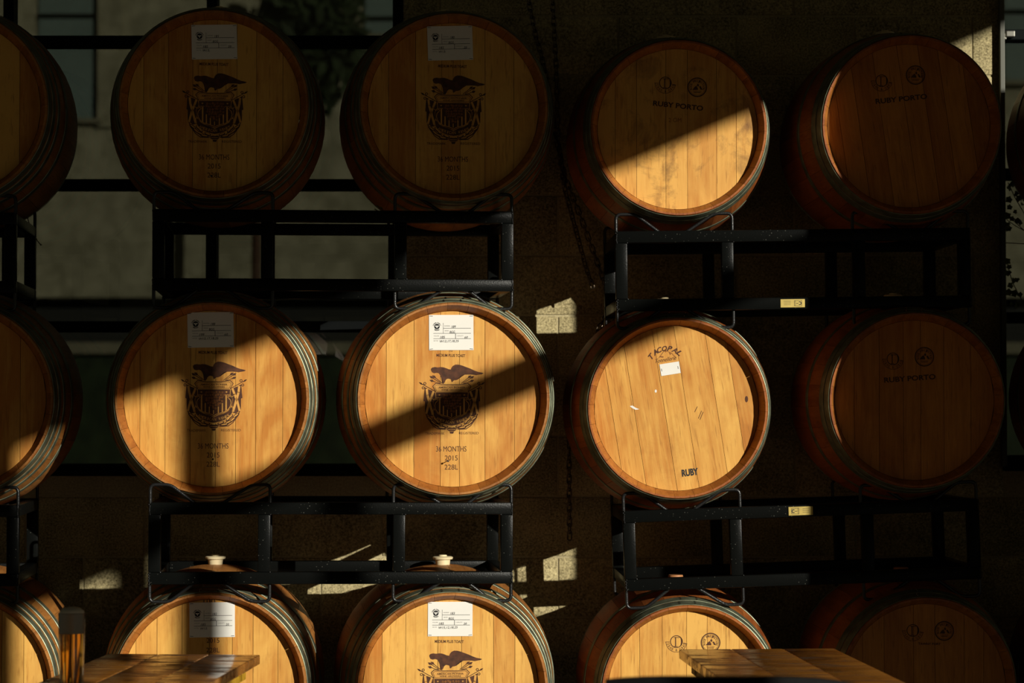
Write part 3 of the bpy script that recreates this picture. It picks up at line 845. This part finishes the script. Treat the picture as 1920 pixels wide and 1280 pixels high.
# ------------------------------------------------------------------ racks
RW, RH, RT, RD = 1.08, 0.242, 0.036, 0.53
def rack_mesh_parts():
    out = []
    hw = RW/2
    for yc in (0.0, RD):
        for z0 in (0.0, RH-RT):
            out.append(('beam', finish(box_bm(-hw, hw, yc-RT/2, yc+RT/2, z0, z0+RT, bev=0.003), 'beam', M['rack'], 40)))
        for x0 in (-hw, -hw+0.322, hw-0.358, hw-RT):
            out.append(('upright', finish(box_bm(x0, x0+RT, yc-RT/2+0.001, yc+RT/2-0.001, RT, RH-RT, bev=0.003), 'upright', M['rack'], 40)))
    for x0 in (-hw+0.001, hw-RT-0.001):
        for z0 in (0.002, RH-RT-0.002):
            out.append(('cross_bar', finish(box_bm(x0+0.002, x0+RT, RT/2, RD-RT/2, z0+0.002, z0+RT, bev=0.003), 'cross_bar', M['rack'], 40)))
    for yc in (0.0, RD):
        for sgn in (-1, 1):
            for up in (1, -1):
                zb = RH if up == 1 else 0.0
                hh = 0.052*up
                for pts in ([(0.004, 0), (0.004, 1), (0.062, 1), (0.136, 0)], [(0.216, 0), (0.302, 1), (0.357, 1), (0.357, 0)]):
                    path = [(sgn*(-hw+a), yc, zb + hh*b_ - 0.004*up*(1-b_)) for a, b_ in pts]
                    bm = bmesh.new(); add_tube(bm, rounded(path, 0.016), 0.0052, n=8)
                    out.append(('cradle_rod', finish(bm, 'cradle_rod', M['rod'], 60)))
    # weld beads at the front corners
    bm = bmesh.new(); rnd = random.Random(2)
    for x in (-hw+0.003, hw-0.003):
        for k in range(9):
            bmesh.ops.create_icosphere(bm, subdivisions=1, radius=0.0026, matrix=Matrix.Translation((x+rnd.uniform(-.002, .002), -RT/2-0.0005, RH-0.002-k*0.0042)))
            bmesh.ops.create_icosphere(bm, subdivisions=1, radius=0.0026, matrix=Matrix.Translation((x+rnd.uniform(-.002, .002), -RT/2-0.0005, RT-0.002-k*0.0042)))
    for x in (-hw+RT, -hw+0.322+RT, hw-0.358+RT, hw-RT):
        for z in (RT, RH-RT):
            bmesh.ops.create_icosphere(bm, subdivisions=1, radius=0.003, matrix=Matrix.Translation((x, -RT/2+0.001, z)))
    out.append(('weld_beads', finish(bm, 'weld_beads', M['rod'], 60)))
    return out
RACKPARTS = rack_mesh_parts()
def rack(u, v, y, yaw, tilt, label, group='black barrel racks'):
    """u, v: the middle of the lower edge of the front frame"""
    t = thing('barrel_rack', label, 'rack', P(u, v, y), (0, R(tilt), R(yaw)), group)
    for n, me in RACKPARTS:
        o = link(n, me, t)
        if n == 'weld_beads': o['kind'] = 'stuff'
    return t
def rack_at(loc, yaw, tilt, label):
    t = thing('barrel_rack', label, 'rack', loc, (0, R(tilt), R(yaw)), 'black barrel racks')
    for n, me in RACKPARTS:
        o = link(n, me, t)
        if n == 'weld_beads': o['kind'] = 'stuff'
    return t

YL, YR = 5.0, 1.5
GA, GB, GC = 'oak barrels of the left stack', 'port barrels of the right stack', 'barrels at the edges of the picture'
# left stack
rack(626, 545.5, 0.07, YL, 0.0, 'black steel rack under the two shaded eagle-crest barrels of the top row')
rack(621.5, 1094, 0.03, YL, 0.2, 'black steel rack between the middle and bottom eagle-crest barrels')
# right stack
ru = rack(1488, 580, 0.15, YR, -0.7, 'black steel rack with a brass plate on its lower beam')
rl = rack(1506, 1096, 0.15, YR, -1.9, 'black steel rack with a brass plate on its upper beam')
# far left and far right stacks
rack(-312, 548, 0.05, YL, 0.0, 'black steel rack cut off by the left edge, upper one')
rack(-310, 1100, 0.02, YL, 0.0, 'black steel rack cut off by the left edge, lower one')

def floor_rack(u, y, yaw, label):
    p = P(u, 1600, y); rack_at((p.x, y, 0.054), yaw, 0, label)
floor_rack(621, 0.02, YL, 'black steel rack on the floor under the bottom eagle-crest barrels')
floor_rack(1508, 0.12, YR, 'black steel rack on the floor under the bottom port barrels')
floor_rack(-310, 0.02, YL, 'black steel rack on the floor at the left edge')
rack(2330, 572, 0.12, -8, 0, 'black steel rack beyond the right edge, upper one')
rack(2330, 1088, 0.12, -8, 0, 'black steel rack beyond the right edge, lower one')
floor_rack(2330, 0.12, -8, 'black steel rack on the floor beyond the right edge')
b, f = barrel(401, 194, 0.05, 0.985, YL, 'shaded eagle-crest barrel of the top row standing before the window panes', GA, plankset=0, pitch=0)
card(f, 358, 42, 443, 107, 1.4, ('181', 'BGG', '185', '20', 'W13,'), 'white stapled card numbered 181')
pioneer(f, 402, 198.5, tg=False); nail(f, 396, 328)
b, f = barrel(852, 200, 0.06, 0.985, YL, 'shaded eagle-crest barrel of the top row beside the block wall and hanging chains', GA, plankset=1)
card(f, 803, 44.5, 888, 109, 2.0, ('180', 'BGG', '185', '20', 'W13.'), 'white stapled card numbered 180')
pioneer(f, 852, 202.5)
b, f = barrel(397.5, 747, 0.0, 1.0, YL, 'half sunlit eagle-crest barrel of the middle row with a shaded card numbered 188', GA, plankset=0)
card(f, 350.5, 585, 436.5, 651, 1.0, ('188', 'BGG', '199', '60', 'W13,17,18,25'), 'white stapled card numbered 188')
pioneer(f, 400, 742.5, tg=False); nail(f, 399, 860)
b, f = barrel(850.5, 747.5, 0.02, 1.0, YL, 'sunlit eagle-crest barrel with a bright white card numbered 189', GA, plankset=1, head='head')
card(f, 806, 590, 889.5, 656, 0.3, ('189', 'BGG', '185', '60', 'W13,17,18,25'), 'white stapled card numbered 189')
pioneer(f, 849, 748.0); nail(f, 841, 863.5)
b, f = barrel(393, 1293, 0.0, 1.0, YL, 'sunlit barrel of the bottom row behind the left table, card numbered 182', GA, plankset=2)
card(f, 354, 1133, 438.5, 1198, 0.3, ('182', 'BGG', '185', '20', 'W13.'), 'white stapled card numbered 182')
brand_text(f, [('2015', 398, 1204, 24, 9, 0), ('100', 391, 1131, 22, 9, 0), ('228L', 398, 1222, 25, 9, 0)])
b, f = barrel(847, 1293, 0.02, 1.0, YL, 'sunlit eagle-crest barrel of the bottom row with a card numbered 183', GA, plankset=3)
card(f, 804, 1132, 887.5, 1196, -0.2, ('183', 'BGG', '185', '20', 'W15,12,18,25'), 'white stapled card numbered 183')
pioneer(f, 846, 1288.0, tg=False)

b, f = barrel(1273, 239, 0.09, 0.927, YR, 'port barrel of the top row, lower half in slanting sunlight over scuffed wood', GB, kind='b', plankset=3, head='head_worn', headrot=0)
port_logos(f, 1250, 152, 1310, 160, 'RUBY PORTO', 1274, 195, 95, 10, -6)
brand_text(f, [('2 OM', 1268, 222, 24, 8, 0)], mat='burn_mid')
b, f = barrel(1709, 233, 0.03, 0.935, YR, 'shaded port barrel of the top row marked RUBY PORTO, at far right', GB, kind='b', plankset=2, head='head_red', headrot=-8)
port_logos(f, 1658, 148, 1722, 137, 'RUBY PORTO', 1695, 182, 98, 10, 6)
b, f = barrel(1271, 765, 0.09, 0.947, YR, 'brightest sunlit barrel with arched TACOPAL lettering and a blank white label', GB, kind='b', plankset=3, head='head', headrot=-9)
bm = bmesh.new()
add_arc_text(bm, 'TACOPAL', f.x(1253), f.z(690), f.L(37), f.L(10), R(97), 1.58, shear=0.3, bold=0.03, wide=1.0)
f.part('arched_lettering', bm, M['burn'])
brand_text(f, [('Tonnellerie', 1251, 673.5, 40, 7.5, 10, 0.5)], name='script_lettering')
bm = bmesh.new()
pl = lambda pts, wd: add_line(bm, [(f.x(a), f.z(c)) for a, c in pts], f.L(wd))
pl([(1238, 671), (1249, 656), (1262, 662), (1270, 670)], 1.1); pl([(1240, 668), (1246, 669)], 2.5); pl([(1249, 656), (1251, 659)], 3); pl([(1258, 661), (1260, 664)], 2)
f.part('roofline_mark', bm, M['burn_mid'])
lb = obj('blank_label', box_bm(-f.L(18.5), f.L(18.5), -0.0006, 0.0004, -f.L(11), f.L(11)), M['card'], f.root, loc=(f.x(1259), RECESS-0.001, f.z(691)), rot=(0, R(-9), 0))
lb['label'] = 'small blank white label'
for dx in (-16, 15):
    obj('staple', box_bm(-0.0006, 0.0006, -0.0004, 0.0004, -0.0045, 0.0045), M['ink'], lb, loc=(f.L(dx), -0.0008, 0))
brand_text(f, [('RUBY', 1296, 884.5, 31, 12.5, 7, 0, 0.045)], mat='ink', name='stencil_lettering', label='black stencilled word RUBY')
bm = bmesh.new()
add_disc(bm, f.x(1402.5), f.z(748), f.L(3), n=12, rz=f.L(6)); pl([(1305, 772), (1310, 762)], 1); pl([(1312, 784), (1318, 770)], 1); pl([(1315, 786), (1321, 772)], 1)
f.part('knot_mark', bm, M['burn'], 'dark knot and scratches')
bm = bmesh.new(); add_poly(bm, [(f.x(a), f.z(c)) for a, c in ((1183, 761), (1188, 760), (1194, 764), (1201, 767), (1194, 768), (1188, 765))]); add_disc(bm, f.x(1232), f.z(733), f.L(2), n=8, rz=f.L(3))
f.part('torn_paper', bm, M['card'], 'torn scraps of white paper')
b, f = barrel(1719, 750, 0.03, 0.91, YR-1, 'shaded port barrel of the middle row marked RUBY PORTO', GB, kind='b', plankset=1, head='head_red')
port_logos(f, 1679, 672.5, 1738, 668.5, 'RUBY PORTO', 1710.5, 709, 97, 10, 4)
b, f = barrel(1292, 1300, 0.09, 0.918, YR, 'sunlit port barrel of the bottom row behind the right table', GB, kind='b', plankset=2, head='head', bung='wood')
port_logos(f, 1271, 1206, 1335, 1208)
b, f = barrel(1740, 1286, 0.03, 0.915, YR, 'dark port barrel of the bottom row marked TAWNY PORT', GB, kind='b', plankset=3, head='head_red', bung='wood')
port_logos(f, 1717, 1185, 1776, 1186, 'TAWNY PORT', 1748, 1210, 42, 4.5, -1)

YFL = 6.5
barrel(-94, 196, 0.0, 1.0, YFL, 'dark barrel cut off by the left edge, top row', GC, plankset=2)
barrel(-84, 748, 0.0, 1.0, YFL, 'barrel cut off by the left edge with a sliver of sunlight, middle row', GC, plankset=1)
barrel(-82, 1293, 0.0, 1.0, YFL, 'barrel cut off by the left edge beside the beer glass, bottom row', GC, plankset=3)
barrel(2108, 232, 0.05, 0.93, -8.0, 'black barrel sliver at the right edge before the window, top row', GC, kind='b', plankset=0)
barrel(2114, 745, 0.05, 0.93, -8.0, 'black barrel sliver at the right edge before the window, middle row', GC, kind='b', plankset=2)

barrel(2114, 1285, 0.05, 0.93, -8.0, 'black barrel beyond the right edge, bottom row', GC, kind='b', plankset=1)

# brass plates on the right racks
def plate(rk, u, v, wpx, hpx, mirror, zc, label):
    s = F/(0.15-0.02-CY)
    W, H = wpx/s, hpx/s
    x = u/s
    p = obj('name_plate', box_bm(-W/2, W/2, -0.0015, 0.001, -H/2, H/2, bev=0.001), M['brass'], rk, loc=(x, -RT/2-0.001, zc)); p['label'] = label
    bm = bmesh.new(); sg = -1 if mirror else 1
    cx = -sg*W*0.22
    add_line(bm, [(cx-W*.15, H*.30), (cx+W*.15, H*.34), (cx+W*.15, -H*.34), (cx-W*.15, -H*.30), (cx-W*.15, H*.30)], 0.0009)
    add_line(bm, [(cx+sg*W*.11, H*.33), (cx+sg*W*.11, -H*.33)], 0.0009)
    add_ring(bm, cx-sg*W*.075, 0, H*.12, H*.21, n=16, a0=(0.8 if not mirror else -2.3), a1=(2*PI-0.8 if not mirror else 2.3))
    add_line(bm, [(cx-sg*W*.01, -H*.02), (cx+sg*W*.07, -H*.02)], 0.0015)
    for k in range(3): add_line(bm, [(sg*W*.08, H*(.24-.2*k)), (sg*W*.36, H*(.24-.2*k))], 0.0008)
    obj('plate_print', bm, M['ink'], p, loc=(0, -0.0018, 0))
plate(ru, 1484.5-1488, 0, 46, 16, True, RT/2, 'brass plate with a barrel emblem')
plate(rl, 1504.5-1506, 0, 46, 16.5, False, RH-RT/2, 'brass plate with a barrel emblem')

# ------------------------------------------------------------------ chains
def link_mesh():
    bm = bmesh.new(); n = 16; a, c = 0.0125, 0.0075
    pts = []
    for k in range(n):
        t = 2*PI*k/n; pts.append((c*math.cos(t), 0, math.sin(t)*c + (a-c+0.004)*(1 if math.sin(t) > 0 else -1)))
    add_tube(bm, pts, 0.0026, n=6, closed=True)
    return finish(bm, 'chain_link', M['chain'], 60)
LINK = link_mesh()
def chain(path, label):
    pts = [P(u, v, y) for u, v, y in path]
    t = thing('chain', label, 'chain', pts[-1], group='chains between the stacks')
    seg = [(b_-a).length for a, b_ in zip(pts, pts[1:])]; tot = sum(seg); pitch = 0.0235; n = int(tot/pitch)
    for i in range(n):
        s = (i+0.5)*pitch; k = 0
        while k < len(seg)-1 and s > seg[k]: s -= seg[k]; k += 1
        d = (pts[k+1]-pts[k]).normalized(); p = pts[k] + d*s
        qt = d.to_track_quat('Z', 'Y').to_matrix() @ Matrix.Rotation(PI/2*(i % 2)+0.5, 3, 'Z')
        o = link('chain_link', LINK, t, p - t.location); o.rotation_euler = qt.to_euler()
CY0 = 0.86
chain([(1036, -6, CY0), (1043, 120, CY0), (1046, 265, CY0), (1058, 350, CY0), (1082, 440, 0.85), (1098, 500, 0.84), (1115, 548, 0.835)], 'rusty chain hanging from the top and ending in a bright hook between the stacks')
chain([(990, -6, 0.9), (1003, 60, 0.9), (1022, 130, 0.9), (1042, 255, 0.9), (1060, 335, 0.9), (1090, 410, 0.93), (1112, 470, 0.95), (1130, 520, 0.955), (1142, 565, 0.95)], 'longer rusty chain hanging behind the other and reaching the right rack')
chain([(1146, 580, 0.75), (1128, 605, 0.72), (1112, 640, 0.72), (1094, 668, 0.76), (1076, 735, 0.85), (1067, 850, 0.9), (1068, 1022, 0.9)], 'rusty chain falling down the wall beside the sunlit TACOPAL barrel')
chain([(1152, 584, 0.73), (1140, 612, 0.70), (1121, 648, 0.70)], 'short loop of chain end on the shoulder of the TACOPAL barrel')

# ------------------------------------------------------------------ tables, glass, chair
TH = 0.76
def table(corner_r, corner_l, yaw, leg_mat, label, length=1.7, thick=0.026):
    """far right and far left corners as points; the table runs towards the camera"""
    c = (corner_r+corner_l)/2; wd = (corner_r-corner_l).length
    t = thing('beer_table', label, 'table', (c.x, c.y, 0), (0, 0, yaw), 'long wooden beer tables')
    n = 3
    for i in range(n):
        x0, x1 = -wd/2 + wd*i/n + (0.0004 if i else 0), -wd/2 + wd*(i+1)/n - (0.0004 if i < n-1 else 0)
        obj('table_plank', box_bm(x0, x1, -length, 0, TH-thick, TH, bev=0.003), M['table'], t, 40)
    for yy in (-0.18, -length+0.18):
        obj('cleat', box_bm(-wd/2+0.02, wd/2-0.02, yy-0.025, yy+0.025, TH-thick-0.03, TH-thick, bev=0.003), M[leg_mat], t, 40)
        for sx in (-1, 1):
            bm = bmesh.new(); add_tube(bm, [(sx*(wd/2-0.045), yy, TH-thick-0.03), (sx*(wd/2-0.045), yy, 0.0)], 0.012, n=10)
            obj('leg', bm, M[leg_mat], t, 60)
        bm = bmesh.new(); add_tube(bm, [(-wd/2+0.045, yy, 0.25), (wd/2-0.045, yy, 0.25)], 0.009, n=8); obj('brace', bm, M[leg_mat], t, 60)
    obj('edge_rail', box_bm(-wd/2+0.02, -wd/2+0.035, -length+0.1, -0.1, TH-thick-0.03, TH-thick, bev=0.002), M[leg_mat], t, 40)
    obj('edge_rail', box_bm(wd/2-0.035, wd/2-0.02, -length+0.1, -0.1, TH-thick-0.03, TH-thick, bev=0.002), M[leg_mat], t, 40)
    return t
cr, cl = Z(489, 1226, TH), Z(192, 1231, TH)
table(cr, Vector((cl.x, cr.y, TH)), R(-4.2), 'yellow', 'worn wooden table with yellow legs, at lower left under the sunlit barrels')
cr, cl = Z(1562, 1213, TH), Z(1272, 1216, TH)
table(Vector((cr.x, cl.y, TH)), cl, R(4.0), 'black', 'worn wooden table with dark legs, at lower right behind the black chair')

gx, gy = (137-960)/F*5.8, CY+5.8
t = thing('beer_glass', 'tall glass of amber beer with a domed foam head on the left table', 'glass', (gx, gy, TH+0.001))
bm = bmesh.new(); add_lathe(bm, [(0, 0), (0.027, 0), (0.0285, 0.004), (0.032, 0.178), (0.0315, 0.179), (0.0305, 0.178), (0.027, 0.012), (0, 0.010)], n=40)
obj('tumbler', bm, M['glass'], t, 40)
bm = bmesh.new(); add_lathe(bm, [(0, 0.0102), (0.0268, 0.0125), (0.0295, 0.130), (0, 0.130)], n=40)
obj('beer', bm, M['beer'], t, 40)
bm = bmesh.new(); add_lathe(bm, [(0, 0.1303), (0.0294, 0.1303), (0.0303, 0.178), (0.028, 0.184), (0.020, 0.190), (0.009, 0.193), (0, 0.1935)], n=40)
obj('foam', bm, M['foam'], t, 40)

t = thing('chair', 'black chair back with a curved top rail in front of the right table', 'chair', ((1385-960)/F*4.75, CY+4.75, 0))
bm = bmesh.new()
n = 14; hw = 0.262
for k in range(n):
    a, b_ = -1+2*k/n, -1+2*(k+1)/n
    zt = lambda q: 0.905 - 0.012*max(0, q)**3*1.5 - 0.010*abs(q)**4
    yb = lambda q: 0.03*(q*q) - 0.03
    q = [(a*hw, yb(a), zt(a)), (b_*hw, yb(b_), zt(b_)), (b_*hw, yb(b_), zt(b_)-0.09), (a*hw, yb(a), zt(a)-0.09)]
    fr = [bm.verts.new(p) for p in q]; bk = [bm.verts.new((p[0], p[1]+0.022, p[2])) for p in q]
    for i in range(4): bm.faces.new((fr[i], fr[(i+1) % 4], bk[(i+1) % 4], bk[i]))
    bm.faces.new(fr[::-1]); bm.faces.new(bk)
bmesh.ops.remove_doubles(bm, verts=bm.verts, dist=1e-6)
obj('top_rail', bm, M['black'], t)
obj('seat', box_bm(-0.24, 0.24, 0.02, 0.46, 0.43, 0.455, bev=0.006), M['black'], t, 40)
for sx in (-1, 1):
    bm = bmesh.new(); add_tube(bm, [(sx*0.235, 0.0, 0.88), (sx*0.235, 0.03, 0.45), (sx*0.235, -0.02, 0)], 0.014); obj('leg', bm, M['black'], t, 60)
    bm = bmesh.new(); add_tube(bm, [(sx*0.22, 0.44, 0.44), (sx*0.225, 0.46, 0)], 0.014); obj('leg', bm, M['black'], t, 60)
for k in range(5):
    x = -0.16+0.08*k
    bm = bmesh.new(); add_tube(bm, [(x, -0.015, 0.83), (x, 0.03, 0.45)], 0.007); obj('back_slat', bm, M['black'], t, 60)

# ------------------------------------------------------------------ vine before the right window, twig on the left
def vine(name, label, stems, leaves, leaf_r, y, seed):
    rnd = random.Random(seed)
    base = P(stems[0][0][0], stems[0][0][1], y)
    t = thing(name, label, 'vine', base)
    for st in stems:
        bm = bmesh.new(); add_tube(bm, [P(u, v, y+rnd.uniform(-0.006, 0.006)) - base for u, v in st], 0.0016, n=5); obj('stem', bm, M['stem'], t, 60)
    for (u, v) in leaves:
        r = leaf_r*rnd.uniform(0.75, 1.3)
        bm = bmesh.new(); pts = []
        for k in range(10):
            a = 2*PI*k/10; rr = r*(1.0 if k % 2 == 0 else 0.72); pts.append((rr*math.cos(a), -0.004*math.cos(a*2), rr*math.sin(a)))
        c = bm.verts.new((0, 0.004, 0)); vs = [bm.verts.new(p) for p in pts]
        for k in range(10): bm.faces.new((c, vs[k], vs[(k+1) % 10]))
        obj('leaf', bm, M['leaf'], t, loc=P(u, v, y+rnd.uniform(-0.02, 0.02))-base, rot=(rnd.uniform(-.6, .6), rnd.uniform(0, 3), rnd.uniform(-.7, .7)))
vine('climbing_vine', 'leafy green vine across the right window pane', [[(1890, 342), (1904, 372), (1918, 396), (1930, 420)], [(1887, 398), (1902, 415), (1918, 430), (1932, 440)], [(1888, 412), (1905, 424), (1924, 434)], [(1886, 455), (1904, 456), (1924, 457)], [(1890, 500), (1898, 528), (1912, 556), (1925, 575)]],
     [(1899, 345), (1893, 352), (1905, 362), (1910, 372), (1892, 374), (1893, 388), (1904, 397), (1898, 410), (1908, 414), (1889, 420), (1891, 428), (1912, 418), (1916, 380), (1889, 490), (1892, 500), (1890, 511), (1900, 525), (1907, 524), (1895, 535), (1891, 548), (1902, 550), (1912, 552), (1897, 570), (1908, 572), (1889, 405)], 0.011, WY-0.06, 4)
vine('dry_sprig', 'thin reddish sprig sticking out beside the left edge rack', [[(44, 398), (52, 410), (58, 430), (66, 446), (77, 460)]], [(52, 408), (47, 410), (57, 428), (67, 447), (76, 459)], 0.0045, 0.62, 9)
vine('dry_sprig', 'tiny green sprout by the top corner of the left rack', [[(724, 404), (716, 392), (708, 386)], [(722, 402), (712, 398), (703, 392)]], [(708, 386), (703, 392), (714, 390), (718, 396)], 0.004, 0.1, 11)
